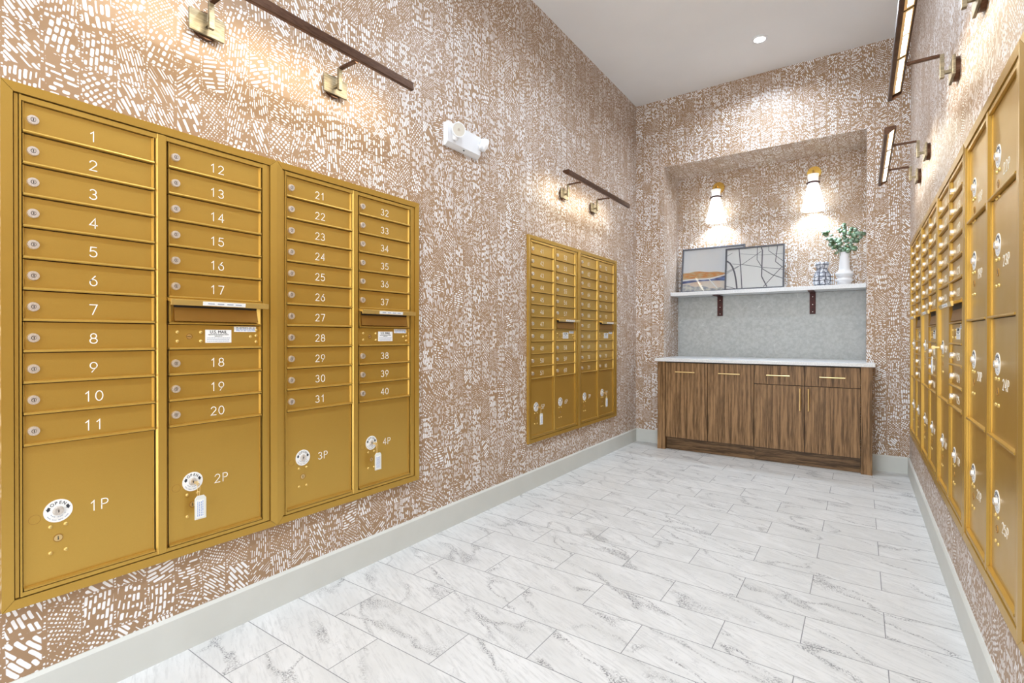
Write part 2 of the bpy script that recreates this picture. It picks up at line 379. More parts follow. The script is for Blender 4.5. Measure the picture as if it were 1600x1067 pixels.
# ------------------------------------------------------------------ stroke lettering
def arc(cx, cy, rx, ry, a0, a1, n=10):
    return [(cx+rx*math.cos(math.radians(a0+(a1-a0)*i/n)), cy+ry*math.sin(math.radians(a0+(a1-a0)*i/n))) for i in range(n+1)]
GL = {
 '0': [arc(.3, .5, .3, .5, 0, 360, 20)],
 '1': [[(.1, .78), (.33, 1), (.33, 0)]],
 '2': [arc(.3, .72, .28, .28, 165, -30, 10)+[(.02, 0), (.6, 0)]],
 '3': [arc(.28, .75, .26, .25, 150, -90, 10), arc(.28, .26, .3, .26, 90, -155, 12)],
 '4': [[(.45, 0), (.45, 1), (0, .3), (.62, .3)]],
 '5': [[(.55, 1), (.1, 1), (.05, .56)]+arc(.28, .32, .31, .32, 115, -150, 12)],
 '6': [[(.45, 1)]+arc(.3, .32, .29, .32, 150, 510, 18)],
 '7': [[(0, 1), (.6, 1), (.22, 0)]],
 '8': [arc(.3, .75, .24, .25, 0, 360, 16), arc(.3, .26, .3, .26, 0, 360, 16)],
 '9': [arc(.3, .68, .29, .32, -30, 330, 18)+[(.15, 0)]],
 'P': [[(.05, 0), (.05, 1), (.3, 1)]+arc(.33, .74, .25, .26, 90, -90, 8)+[(.05, .48)]],
}
NUMC = {}
def ribbon(m, P, e, ya, yb, mat):
    """flat mitred strip of half width e along the polyline P in the x-z plane"""
    closed = math.hypot(P[0][0]-P[-1][0], P[0][1]-P[-1][1]) < 1e-5
    if closed: P = P[:-1]
    n = len(P); Lf = []; Rt = []
    for i in range(n):
        p = P[i]; a = P[(i-1) % n] if (closed or i) else None; c = P[(i+1) % n] if (closed or i < n-1) else None
        d1 = ((p[0]-a[0]), (p[1]-a[1])) if a else None; d2 = ((c[0]-p[0]), (c[1]-p[1])) if c else None
        d1 = d1 or d2; d2 = d2 or d1
        l1 = math.hypot(*d1); l2 = math.hypot(*d2); n1 = (-d1[1]/l1, d1[0]/l1); n2 = (-d2[1]/l2, d2[0]/l2)
        mx, my = n1[0]+n2[0], n1[1]+n2[1]; l = math.hypot(mx, my) or 1e-6; mx /= l; my /= l
        k = e/max(.45, mx*n1[0]+my*n1[1])
        ox = oy = 0
        if not a: ox, oy = -d2[0]/l2*e*.8, -d2[1]/l2*e*.8
        if not c: ox, oy = d1[0]/l1*e*.8, d1[1]/l1*e*.8
        Lf.append((p[0]+ox+mx*k, p[1]+oy+my*k)); Rt.append((p[0]+ox-mx*k, p[1]+oy-my*k))
    vs = [(x, yb, z) for x, z in Lf]+[(x, yb, z) for x, z in Rt]+[(x, ya, z) for x, z in Lf]+[(x, ya, z) for x, z in Rt]
    fs = []
    for i in range(n if closed else n-1):
        j = (i+1) % n
        fs += [(i, n+i, n+j, j), (i, j, 2*n+j, 2*n+i), (n+i, 3*n+i, 3*n+j, n+j)]
    m.add(vs, fs, mat)
def number_mesh(txt, h=.030, wd=.0027):
    if txt in NUMC: return NUMC[txt]
    m = MB(); adv = .92; W = (len(txt)-1)*adv+.6
    for i, ch in enumerate(txt):
        for si, st in enumerate(GL[ch]):
            ribbon(m, [((x+i*adv-W/2)*h, (y-.5)*h) for x, y in st], wd/2, 0, -.0006-.00015*si, WHITE)
    NUMC[txt] = m.mesh('number'); return NUMC[txt]

def text_mesh(txt, size, mat, arcr=None, depth=.0003):
    c = bpy.data.curves.new('t', 'FONT'); c.body = txt; c.size = size; c.align_x = 'CENTER'; c.align_y = 'CENTER'; c.extrude = depth
    o = bpy.data.objects.new('t', c); C.objects.link(o)
    me = bpy.data.meshes.new_from_object(o); bpy.data.objects.remove(o)
    vs = [(v.co.x, -v.co.z-depth, v.co.y) for v in me.vertices]; fs = [list(p.vertices) for p in me.polygons]
    return vs, fs

def rivet(m, x, z, y, r=.0045):
    n = 10; vs = []
    for rr, h in ((r, 0), (r*.85, .5*r), (r*.45, .75*r)):
        vs += [(x+rr*math.cos(2*PI*i/n), y-h, z+rr*math.sin(2*PI*i/n)) for i in range(n)]
    fs = [(k*n+i, k*n+(i+1) % n, (k+1)*n+(i+1) % n, (k+1)*n+i) for k in range(2) for i in range(n)]+[list(range(2*n, 3*n))]
    m.add(vs, fs, GOLDLT, True)

# shared lock meshes (front is -y)
def lock_mesh():
    m = MB()
    m.frustum((0, 0, 0), (0, -1, 0), .0138, .0128, .009, CHROME, 28)
    m.ring((0, -.009, 0), (0, -1, 0), .0068, .0120, .0020, CHROME, 28)
    m.frustum((0, -.009, 0), (0, -1, 0), .0058, .0056, .0004, BLACK, 18)
    m.frustum((0, -.009, 0), (0, -1, 0), .0048, .0046, .0016, CHROME, 18)
    m.box(-.0009, .0009, -.0110, -.0104, -.0036, .0036, BLACK)
    return m.mesh('lock')
def disc_mesh():
    m = MB()
    m.ring((0, 0, 0), (0, -1, 0), .013, .0335, .0012, LABEL, 40)
    m.frustum((0, 0, 0), (0, -1, 0), .0125, .0118, .007, CHROME, 28)
    m.ring((0, -.007, 0), (0, -1, 0), .0065, .0105, .0018, CHROME, 24)
    m.box(-.001, .001, -.0080, -.0070, -.004, .004, BLACK)
    for i, ch in enumerate('OPEN'):
        a = math.radians(126-i*24); vs, fs = text_mesh(ch, .0128, INK)
        ca, sa = math.sin(a-PI/2), math.cos(a-PI/2)
        q = [(math.cos(a)*.0235+x*sa-z*(-math.sin(PI/2-a)) * -1 if False else math.cos(a)*.0235+x*math.cos(a-PI/2)-z*math.sin(a-PI/2), -.0012+y, math.sin(a)*.0235+x*math.sin(a-PI/2)+z*math.cos(a-PI/2)) for x, y, z in vs]
        m.add(q, fs, INK)
    for a0 in (22, 158):
        a = math.radians(a0); s = -1 if a0 < 90 else 1
        def pt(r, da): return (math.cos(a+da)*r, math.sin(a+da)*r)
        q = [pt(.0205, -.2), pt(.0275, -.2), pt(.0275, .05), pt(.0300, .05), pt(.0240, .34), pt(.0180, .05), pt(.0205, .05)]
        if s < 0: q = [(math.cos(2*a-math.atan2(z, x))*math.hypot(x, z), math.sin(2*a-math.atan2(z, x))*math.hypot(x, z)) for x, z in q]
        m.prism(q, -.0012, -.0016, INK, 'y')
    for r, n0 in ((.0185, 9), (.0270, 16)):
        for i in range(n0):
            a = math.radians(205+130*(i+.5)/n0)
            if i % 4 == 3: continue
            c, s = math.cos(a), math.sin(a); e, g = .0016, .0010
            q = [(c*r-s*u+c*v, s*r+c*u+s*v) for u, v in ((-e, -g), (e, -g), (e, g), (-e, g))]
            m.prism(q, -.0012, -.0014, GREYINK, 'y')
    return m.mesh('lock_plate')
LOCK = lock_mesh(); DISC = disc_mesh()

PITCH, PAR, CW = .0893, .41, .326
def door_mesh(w, h, parcel=False):
    m = MB(); f = -.005; g = .0016
    m.box(g, w-g, f, 0, g, h-g, GOLD)
    # bottom ledge and chamfered side flanges
    m.prism([(f, g), (-.0155, g), (-.0165, g+.003), (-.0155, g+.0065), (f, g+.008)], g, w-g, GOLD, 'x')
    if not parcel:
        m.prism([(w-g, f), (w-g, -.0135), (w-g-.0025, -.0135), (w-g-.006, f)], g+.008, h-g, GOLD, 'z')
        m.prism([(g, f), (g, -.012), (g+.002, -.012), (g+.005, f)], g+.008, h-g, GOLD, 'z')
    else:
        m.box(g, g+.003, -.008, f, g, h-g, GOLD); m.box(w-g-.003, w-g, -.008, f, g, h-g, GOLD)
    return m
DM = {}
def dmesh(w, h, p):
    k = (round(w, 4), round(h, 4), p)
    if k not in DM: DM[k] = door_mesh(w, h, p).mesh('door')
    return DM[k]
EXTRA = {}
def add_box_door(root, x, z, h, txt, sz):
    d = obj('mailbox_door', dmesh(CW, h, False), root, (x, 0, z))
    obj('lock', LOCK, d, (.024, -.005, h/2-.002), label='round nickel keyed lock')
    if txt: obj('number', number_mesh(txt), d, (.163, -.005, h/2-.004), label='white painted number '+txt)
    return d
PX = {}
def parcel_extra():
    m = MB()
    m.ring((0, 0, -.081), (0, -1, 0), .0098, .0118, .0016, GOLDSH, 24)
    m.frustum((0, 0, -.081), (0, -1, 0), .0095, .0095, .0008, SATIN, 20)
    m.prism([(-.0014, -.087), (.0014, -.0855), (.0005, -.075), (-.0012, -.0755)], -.0008, -.0014, BLACK, 'y')
    return m.mesh('carrier_lock')
def plug():
    m = MB(); m.ring((0, 0, 0), (0, -1, 0), .0128, .0136, .0006, GOLDSH, 28); return m.mesh('knockout_plug')
PLUG = plug()
PEX = parcel_extra()
_m = MB(); rivet(_m, 0, 0, 0, .0058); RIV = _m.mesh('rivet')
def add_parcel(root, x, z, h, txt, zc, nd=.008):
    d = obj('parcel_door', dmesh(CW, h, True), root, (x, 0, z))
    obj('lock_plate', DISC, d, (.078, -.005, zc), label='white ring marked OPEN around a nickel lock')
    for dx in (-.0175, .0175):
        for dz in (-.044, -.121): obj('rivet', RIV, d, (.078+dx, -.005, zc+dz))
    obj('carrier_lock', PEX, d, (.078, -.005, zc)); obj('knockout_plug', PLUG, d, (.026, -.005, zc-.012))
    if txt: obj('number', number_mesh(txt), d, (.176, -.005, zc-nd), label='white painted number '+txt)
    return d
STK = None
def sticker_mesh():
    m = MB()
    m.box(-.046, .046, -.0006, 0, -.024, .024, LABEL)
    vs, fs = text_mesh('U.S. MAIL', .0150, INK); q = [(x, y-.0006, z+.0150) for x, y, z in vs]; m.add(q, fs, INK)
    vs2, fs2 = [(x*1.0+.0003, y, z) for x, y, z in q], fs; m.add(vs2, fs2, INK)
    vs, fs = text_mesh('Approved by the Postmaster General', .0047, INK); m.add([(x, y-.0006, z+.0060) for x, y, z in vs], fs, INK)
    vs, fs = text_mesh('USPS-STD-4C', .0047, INK); m.add([(x, y-.0006, z) for x, y, z in vs], fs, INK)
    random.seed(3)
    for z in (-.0065, -.0125, -.0185):
        x = -.040
        while x < .038:
            L = random.uniform(.002, .007); m.box(x, min(x+L, .041), -.0010, -.0006, z-.0011, z+.0011, GREYINK); x += L+.0015
    return m.mesh('postal_sticker')
def small_sticker():
    m = MB(); m.box(-.042, .042, -.0010, -.0002, -.0095, .0105, LABEL); random.seed(5)
    for z in (.0065, .002, -.0015, -.005):
        x = -.034
        while x < .036:
            L = random.uniform(.003, .009)
            m.box(x, min(x+L, .038), -.0014, -.0010, z-.0010, z+.0010, BLUEINK if z < .005 else INK); x += L+random.choice((.0015, .006))
    return m.mesh('date_sticker')
STK, STK2 = sticker_mesh(), small_sticker()

def stile(m, x0, x1, z0, z1):       # rounded vertical stile between columns
    m.prism([(x0, -.001), (x0, -.0095), (x0+.005, -.0150), (x1-.005, -.0150), (x1, -.0095), (x1, -.001)], z0, z1, GOLD, 'z')

def unit(wall, y0, z0, W, label, cols, sz=1.0):
    """a recessed cluster mailbox of two columns; local x runs to the viewer's right, front is -y"""
    rz = PI/2 if wall == 'L' else -PI/2
    t = thing('mailbox_unit', ((XL if wall == 'L' else XR), y0, z0), label, 'mailbox', 'recessed mailbox units on the two long walls', rz)
    t.scale = (W/.7976, 1, sz)
    W0, HH, T, D = .7976, 1.478, .0255, -.020
    m = MB(); e = .0007
    O = [(0, 0), (W0, 0), (W0, HH), (0, HH)]; I = [(T, T), (W0-T, T), (W0-T, HH-T), (T, HH-T)]
    for k in range(4):
        a, b2, c, d = O[k], O[(k+1) % 4], I[(k+1) % 4], I[k]
        ux, uz = (b2[0]-a[0], b2[1]-a[1]); L = math.hypot(ux, uz); ux /= L; uz /= L
        a = (a[0]+ux*e, a[1]+uz*e); d = (d[0]+ux*e, d[1]+uz*e); b2 = (b2[0]-ux*e, b2[1]-uz*e); c = (c[0]-ux*e, c[1]-uz*e)
        m.hexa([(a[0], -.001, a[1]), (b2[0], -.001, b2[1]), (c[0], -.001, c[1]), (d[0], -.001, d[1]),
                (a[0], D, a[1]), (b2[0], D, b2[1]), (c[0], D+.003, c[1]), (d[0], D+.003, d[1])], GOLD)
    obj('trim_frame', m, t)
    m = MB()
    m.box(.001, W0-.001, -.0012, -.0002, .001, HH-.001, GOLDDK)  # dark sheet behind the doors paints the shade in their gaps
    z1, zt = .0405, HH-.0445
    for x0, x1 in ((T+.003, T+.011), (W0-T-.011, W0-T-.003)): m.box(x0, x1, -.0110, -.001, T+.003, HH-T-.003, GOLD)
    for x0, x1 in ((T+.013, T+.0175), (W0-T-.031, W0-T-.013)): m.box(x0, x1, -.0145, -.001, T+.003, HH-T-.003, GOLD)
    m.box(T+.0175, W0-T-.0175, -.0135, -.001, T+.003, z1-.0005, GOLD); m.box(T+.0175, W0-T-.0175, -.0135, -.001, zt+.0005, HH-T-.004, GOLD)
    stile(m, .3735, .4075, T+.003, HH-T-.003)
    obj('cabinet_body', m, t)
    xs = (.0445, .4105)
    for ci, col in enumerate(cols):
        x = xs[ci]; z = zt
        for it in col:
            k = it[0]
            if k == 'box':
                z -= PITCH; add_box_door(t, x, z, PITCH, it[1], sz)
            elif k == 'par':
                h = it[2]; z -= h; add_parcel(t, x, z, h, it[1], it[3], *it[4:])
            elif k == 'slot':
                z -= PITCH; h = PITCH
                s = MB()
                s.box(.002, CW-.002, -.0045, -.001, .001, h-.001, GOLDSH)  # darker gold puts the shade of the shallow recess into the colour
                s.box(.018, CW-.014, -.006, -.0045, h-.030, h-.006, BLACK)  # flat black plate paints the darkness of the slot mouth under the hood
                s.prism([(-.0045, .012), (-.013, .012), (-.0055, h-.030), (-.0045, h-.030)], .020, CW-.016, GOLDSH, 'x')
                s.prism([(.002, -.0045), (.002, -.014), (.006, -.014), (.020, -.0045)], .004, h-.004, GOLD, 'z')
                s.prism([(CW-.002, -.0045), (CW-.002, -.014), (CW-.006, -.014), (CW-.018, -.0045)], .004, h-.004, GOLD, 'z')
                s.prism([(-.0045, .001), (-.0155, .001), (-.016, .006), (-.0045, .011)], .002, CW-.002, GOLD, 'x')
                so = obj('mail_slot', s, t, (x, 0, z))
                hd = MB()
                hd.hexa([(-.003, -.004, h-.006), (CW+.003, -.004, h-.006), (CW+.003, -.004, h+.004), (-.003, -.004, h+.004),
                         (.002, -.040, h-.016), (CW+.008, -.040, h-.016), (CW+.008, -.040, h-.006), (.002, -.040, h-.006)], GOLD)
                hd.prism([(-.040, h-.024), (-.046, h-.0235), (-.049, h-.006), (-.043, h-.004), (-.040, h-.006)], -.004, CW+.010, GOLDLT, 'x')
                obj('slot_hood', hd, so)
                lb = MB()
                def q(s_): return (-.0464-.0024*s_, h-.0215+.0140*s_)
                (ya, za), (yb, zb) = q(0), q(1)
                lb.hexa([(.095, ya+.0006, za), (.245, ya+.0006, za), (.245, yb+.0006, zb), (.095, yb+.0006, zb), (.095, ya-.0004, za), (.245, ya-.0004, za), (.245, yb-.0004, zb), (.095, yb-.0004, zb)], LABEL)
                for xx in (.112, .145, .178, .208): lb.box(xx, xx+.022, (ya+yb)/2-.0010, (ya+yb)/2-.0004, (za+zb)/2-.0016, (za+zb)/2+.0016, GREYINK)
                obj('hood_sticker', lb, so, label='white strip sticker on the slot hood')
            elif k == 'usps':
                z -= PITCH; h = PITCH
                s = MB(); g = .0016
                s.box(g, CW-g, -.005, 0, g, h-g, GOLD)
                s.prism([(-.005, g), (-.0155, g), (-.0165, g+.003), (-.0155, g+.0065), (-.005, g+.008)], g, CW-g, GOLD, 'x')
                s.prism([(CW-g, -.005), (CW-g, -.0145), (CW-g-.003, -.0145), (CW-g-.005, -.005)], g+.008, h-g, GOLD, 'z')
                for dx, dz in ((.030, .030), (.030, .062), (.106, .030), (.106, .062), (.286, .046), (.308, .026), (.308, .050), (.308, .072)): rivet(s, dx, dz, -.005, .0062)
                s.ring((.068, -.005, .047), (0, -1, 0), .0082, .0105, .0012, GOLDSH, 24)
                s.frustum((.068, -.005, .047), (0, -1, 0), .008, .008, .0008, SATIN, 20)
                s.box(.0615, .0735, -.0062, -.0058, .0462, .0478, BLACK)
                so = obj('mail_carrier_panel', s, t, (x, 0, z))
                obj('postal_sticker', STK, so, (.167, -.005, .048), label='white sticker lettered U.S. MAIL')
                obj('date_sticker', STK2, so, (.265, -.0056, .074), label='small white sticker with blue writing')
    return t

def rng(a, n): return [('box', str(i)) for i in range(a, a+n)]
ZC = .2075
def P(n): return ('par', f'{n}P' if n else None, PAR, ZC)
def left_cols(a, p):
    return [rng(a, 11)+[P(p)], rng(a+11, 6)+[('slot',), ('usps',)]+rng(a+17, 3)+[P(p+1)]]
def right_cols(a, p):
    return [rng(a, 6)+[('par', f'{p}P', 5*PITCH, 5*PITCH-.195), P(p+1)], rng(a+6, 6)+[('slot',), ('usps',)]+rng(a+12, 3)+[P(p+2)]]
def parcel_cols(p):
    o = []
    for c in range(2):
        q = (lambda i: f'{p+c*4+i}P') if p else (lambda i: None)
        o.append([('par', q(0), 3*PITCH, 3*PITCH-.150, .055), ('par', q(1), 4*PITCH, 4*PITCH-.142, .055), ('par', q(2), 4*PITCH, 4*PITCH-.135, .055), ('par', q(3), PAR, .228, .055)])
    return o
WU = .7976; ZL = .3404
unit('L', .338, ZL, WU, 'gold wall mailbox unit numbered 1 to 20, nearest on the left wall', left_cols(1, 1))
unit('L', .338+WU, ZL, WU, 'gold wall mailbox unit numbered 21 to 40, joined to boxes 12 to 20', left_cols(21, 3))
unit('L', 3.018, .337, .79, 'gold wall mailbox unit numbered 41 to 60, past the white emergency light', left_cols(41, 5), 1.015)
unit('L', 3.018+.79, .337, .785, 'gold wall mailbox unit numbered 61 to 80, nearest the back corner of the left wall', left_cols(61, 7), 1.015)
ZR, WR, SR = .374, .793, .972
unit('R', 4.835, ZR, WR, 'gold mailbox unit on the right wall closest to the wooden cabinets', right_cols(81, 9), SR)
unit('R', 4.835-WR, ZR, WR, 'gold mailbox unit on the right wall, second from the back wall', right_cols(96, 12), SR)
unit('R', 4.835-2*WR, ZR, WR, 'gold mailbox unit on the right wall with a key hanging from it', right_cols(111, 15), SR)
unit('R', 4.835-3*WR, ZR, WR, 'gold unit of eight large parcel doors up to 25P on the right wall', parcel_cols(18), SR)
unit('R', 4.835-4*WR, ZR, WR, 'gold unit at the right edge of the photo, only its trim showing', parcel_cols(0), SR)

# ------------------------------------------------------------------ keys with plastic tags
def key(wall, y, z, label, rot=0., out=.0):
    rz = PI/2 if wall == 'L' else -PI/2
    s = 1 if wall == 'L' else -1
    t = thing('tagged_key', ((XL if wall == 'L' else XR)+s*.0185, y, z), label, 'key', 'keys left in parcel locks', rz)
    m = MB()
    m.box(-.0012, .0012, -.014, .0, -.004, .004, SATIN)
    m.prism([(-.014, -.004), (-.014, .004), (-.018, .008), (-.026, .008), (-.030, .004), (-.030, -.004), (-.026, -.008), (-.018, -.008)], -.0011, .0011, SATIN, 'x')
    obj('key_blade', m, t)
    m = MB(); m.tube([(.003+.004*math.sin(a), -.026-.002*math.cos(a), -.024+.024*math.cos(a)) for a in [i*2*PI/18 for i in range(19)]], .0009, SATIN, 6)
    obj('key_ring', m, t)
    m = MB()
    m.prism([(-.0185, -.126), (.0185, -.126), (.0185, -.054), (.011, -.044), (-.011, -.044), (-.0185, -.054)], -.029, -.0258, TAGPL, 'y')
    tg = obj('key_tag', m, t, (.008, 0, 0), label='clear plastic tag holding a white paper slip')
    m = MB(); m.box(-.0145, .0120, -.0297, -.029, -.121, -.058, LABEL)
    for x in (-.010, -.004, .002, .007):
        zz = -.116
        random.seed(int((x+1)*1000))
        while zz < -.066:
            L = random.uniform(.003, .009); m.box(x-.0011, x+.0011, -.0301, -.0297, zz, min(zz+L, -.061), BLUEINK); zz += L+.002
    obj('paper_slip', m, tg)
    return t
zk = ZL+.0405+ZC
key('L', .338+.4105+.078, zk, 'brass key with white paper tag hanging from parcel lock 2P')
key('L', .338+WU+.4105+.078, zk, 'brass key with white paper tag hanging from parcel lock 4P')
key('L', 3.018+.122, .337+(.0405+ZC)*1.015, 'brass key with tag hanging from parcel lock 5P, past the emergency light')
key('L', 3.808+.485, .337+(.0405+ZC)*1.015, 'brass key with tag hanging from parcel lock 8P, nearest the back corner')
key('R', 4.835-2*WR-.122, ZR+SR*(.0405+PAR+5*PITCH-.195), 'brass key with tag hanging from an upper parcel lock on the right wall')

# ------------------------------------------------------------------ picture lights
def picture_light(wall, yc, z, label, sh=0.):
    rz = PI/2 if wall == 'L' else -PI/2
    t = thing('picture_light', ((XL if wall == 'L' else XR), yc, z), label, 'wall light', 'long bar picture lights', rz)
    # z is the underside level of the bar
    for sx in (-.27, .27):
        m = MB()
        m.box(sx-.060, sx+.060, -.026, -.016, -.082, -.004, NICKEL, .0015); m.frustum((sx, 0, -.043), (0, -1, 0), .048, .048, .017, BRONZE, 28)
        bp_ = obj('backplate', m, t, label='aged brass rectangular backplate')
        m = MB()
        m.box(sx-.009, sx+.009, -.060, -.046, -.068, .030, NICKEL, .001)
        m.box(sx-.007, sx+.007, -.048, -.024, -.052, -.040, NICKEL)
        m.box(sx-.009, sx+.009, -.170, -.0605, .022, .032, BRONZE, .001)
        m.frustum((sx, -.158, .026), (0, -1, 0), .009, .009, .012, BRONZE, 14)
        obj('bracket_arm', m, t)
    L = .58
    m = MB()
    y0, y1 = -.168, -.222; zt = .040          # closed front face, top, small back lip; the opening slopes towards the wall
    PR = [(y1, .002), (y1, zt-.004), (y1+.006, zt), (y0-.004, zt), (y0, zt-.006), (y0, zt-.012), (y0-.003, zt-.012), (y0-.003, zt-.006), (y1+.006, zt-.006), (y1+.004, .006), (y1+.016, .003), (y1+.016, 0), (y1+.003, 0)]
    m.prism(PR, sh-L, sh+L, BRONZE, 'x')
    for a_, c_ in ((sh-L-.004, sh-L), (sh+L, sh+L+.004)): m.prism([(y1, .002), (y1, zt-.004), (y1+.006, zt), (y0-.004, zt), (y0, zt-.006), (y0, zt-.014), (y1+.018, 0), (y1+.003, 0)], a_, c_, BRONZE, 'x')
    obj('light_bar', m, t)
    for k in (-1, 0, 1):
        for j in (-1, 1):
            m = MB(); m.prism([(y1+.010, .016), (y0-.010, zt-.012), (y0-.012, zt-.009), (y1+.008, .019)], sh+k*.38+j*.09-.084, sh+k*.38+j*.09+.084, LED, 'x')
            obj('led_strip', m, t)
        m = MB(); m.prism([(y1+.006, .014), (y1+.008, .020), (y0-.012, zt-.008), (y0-.006, zt-.010)], sh+k*.38-.185, sh+k*.38+.185, SATIN, 'x'); obj('reflector', m, t)
    # lamp lies in the sloping opening and faces down and back to the wall
    area('picture_light_lamp', (0, (y0+y1)/2+.014, .012), (math.radians(34), 0, 0), 1.15, .035, P_PIC, (1, .92, .72), t, math.radians(170))
    return t
picture_light('L', 1.14, 2.272, 'dark bronze bar light above mailboxes 1 to 40 on the left wall', -.027)
picture_light('L', 3.81, 2.285, 'dark bronze bar light above mailboxes 41 to 80 on the left wall', .02)
picture_light('R', 4.04, 2.222, 'far bronze bar light on the right wall, beside the niche')
picture_light('R', 2.455, 2.242, 'near bronze bar light on the right wall, running out of the top of the photo')

# ------------------------------------------------------------------ emergency light
t = thing('emergency_light', (XL, 2.295, 2.268), 'white twin-head emergency light on the left wall', 'emergency light', None, PI/2)
m = MB(); m.prism([(0, -.066), (-.016, -.066), (-.034, -.048), (-.036, .064), (0, .064)], -.150, .150, PLASTIC, 'x'); obj('housing', m, t)
def head(c, d, nm='lamp_head'):
    c = Vector(c); d = Vector(d).normalized(); m = MB()
    m.frustum(c-d*.042, d, .026, .042, .028, PLASTIC, 28); m.frustum(c-d*.014, d, .042, .042, .014, PLASTIC, 28)
    o = obj(nm, m, t); m = MB(); m.frustum(c, d, .037, .037, .001, LENS, 28); m.frustum(c, d, .008, .006, .003, CHROME, 14); m.ring(c, d, .037, .042, .002, PLASTIC, 28)
    obj('lens', m, o, label='round cream lens')
    return o
head((-.098, -.072, .022), (-.45, -1, -.15)); head((.182, -.045, .022), (1, -.42, -.25))
m = MB(); m.frustum((-.092, -.034, -.026), (0, -.5, 1), .018, .024, .030, PLASTIC, 20); obj('head_mount', m, t)
m = MB(); m.frustum((.130, -.026, .0), (1, -.5, .3), .018, .020, .022, PLASTIC, 20); obj('head_mount', m, t)
m = MB(); m.frustum((.0, -.025, -.058), (0, -1, -1), .004, .004, .004, BLACK, 10); obj('test_button', m, t)

# ------------------------------------------------------------------ niche: backsplash, shelf, cabinets
m = MB(); m.box(NX0, NX1, 5.645, NY, .893, 1.535, STONE); tag(obj('backsplash', m), 'grey veined marble backsplash between counter and shelf', 'backsplash')
m = MB(); m.box(NX0+.001, NX1-.001, 5.37, NY, 1.537, 1.574, QUARTZ, .002); tag(obj('wall_shelf', m), 'pale quartz shelf spanning the niche', 'shelf')
for x0, x1, lab in ((-1.25, -1.195, 'dark iron shelf bracket under the leaning pictures'), (-.404, -.354, 'dark iron shelf bracket under the patterned vase')):
    t = thing('shelf_bracket', ((x0+x1)/2, 5.645, 1.537), lab, 'bracket', 'iron shelf brackets'); hw = (x1-x0)/2
    m = MB(); m.box(-hw, hw, -.008, 0, -.212, 0, IRON, .001); o = obj('wall_leg', m, t)
    m = MB()
    for z in (-.045, -.12, -.19): m.frustum((0, -.008, z), (0, -1, 0), .004, .003, .002, CHROME, 12)
    obj('screws', m, o)
    m = MB(); m.box(-hw, hw, -.225, -.008, -.008, -.0005, IRON, .001); obj('shelf_arm', m, t)
# countertop
m = MB(); m.box(-1.677, .099, 4.905, YB, .864, .893, QUARTZ, .002); m.box(NX0+.001, NX1-.001, YB-.002, NY, .864, .893, QUARTZ)
tag(obj('countertop', m), 'white quartz countertop on the wooden cabinets', 'countertop')
# cabinets
YF = 4.93; ZT = .863
def handle(parent, x, z, L, vert=False):
    m = MB(); r = .0055
    if vert:
        m.cyl((0, -.030, -L/2), (0, -.030, L/2), r, SATIN)
        for s in (-.27, .27): m.cyl((0, 0, s*L), (0, -.030, s*L), .004, SATIN, 10)
    else:
        m.cyl((-L/2, -.030, 0), (L/2, -.030, 0), r, SATIN)
        for s in (-.27, .27): m.cyl((s*L, 0, 0), (s*L, -.030, 0), .004, SATIN, 10)
    return obj('handle', m, parent, (x, 0, z), label='slim brass bar handle')
def front(parent, name, x0, x1, z0, z1):
    g = .0026; m = MB(); m.box(g, x1-x0-g, 0, .020, g, z1-z0-g, WOODV, .001)
    return obj(name, m, parent, (x0, 0, z0))
def cab(x0, x1, label, leftpost):
    t = thing('base_cabinet', (x0, YF, 0), label, 'cabinet', 'walnut base cabinets under the counter')
    W = x1-x0; px0, px1 = (0, .076) if leftpost else (W-.076, W)
    m = MB(); m.box(px0, px1, -.004, YB-YF-.0005, 0, ZT, WOODV, .001); obj('end_post', m, t)
    bx0, bx1 = (.0775, W-.0005) if leftpost else (.0005, W-.0775)
    m = MB()
    m.box(bx0, bx1, .022, .030, .118, ZT-.002, BLACK); m.box(bx0, bx1, .030, YB-YF-.001, .118, ZT-.002, WOODV)  # black sheet behind the fronts paints the shade between doors and drawers
    m.box(max(bx0, NX0+.002-x0), min(bx1, NX1-.002-x0), YB-YF-.001, NY-YF-.002, .118, ZT-.002, WOODV)
    obj('carcass', m, t)
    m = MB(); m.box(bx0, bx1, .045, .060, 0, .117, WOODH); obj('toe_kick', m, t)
    return t
XM = -.7815
t = cab(-1.654, XM, 'walnut cabinet with two tall plain doors, left half under the counter', True)
for a, c, ha in ((-1.576, -1.1785, -1.383), (-1.1785, XM, -.987)):
    d = front(t, 'door', a+1.654, c+1.654, .122, ZT-.008); handle(d, ha-a, .766-.122, .183)
t = cab(XM, .081, 'walnut cabinet with two drawers above two doors, right half under the counter', False)
for a, c, ha in ((XM, -.388, -.588), (-.388, .0045, -.190)):
    d = front(t, 'drawer', a-XM, c-XM, .6865, ZT-.008); handle(d, ha-a, .768-.6865, .18)
for a, c, hx in ((XM, -.388, -.421), (-.388, .0045, -.358)):
    d = front(t, 'door', a-XM, c-XM, .122, .6865); handle(d, hx-a, .572-.122, .188, True)

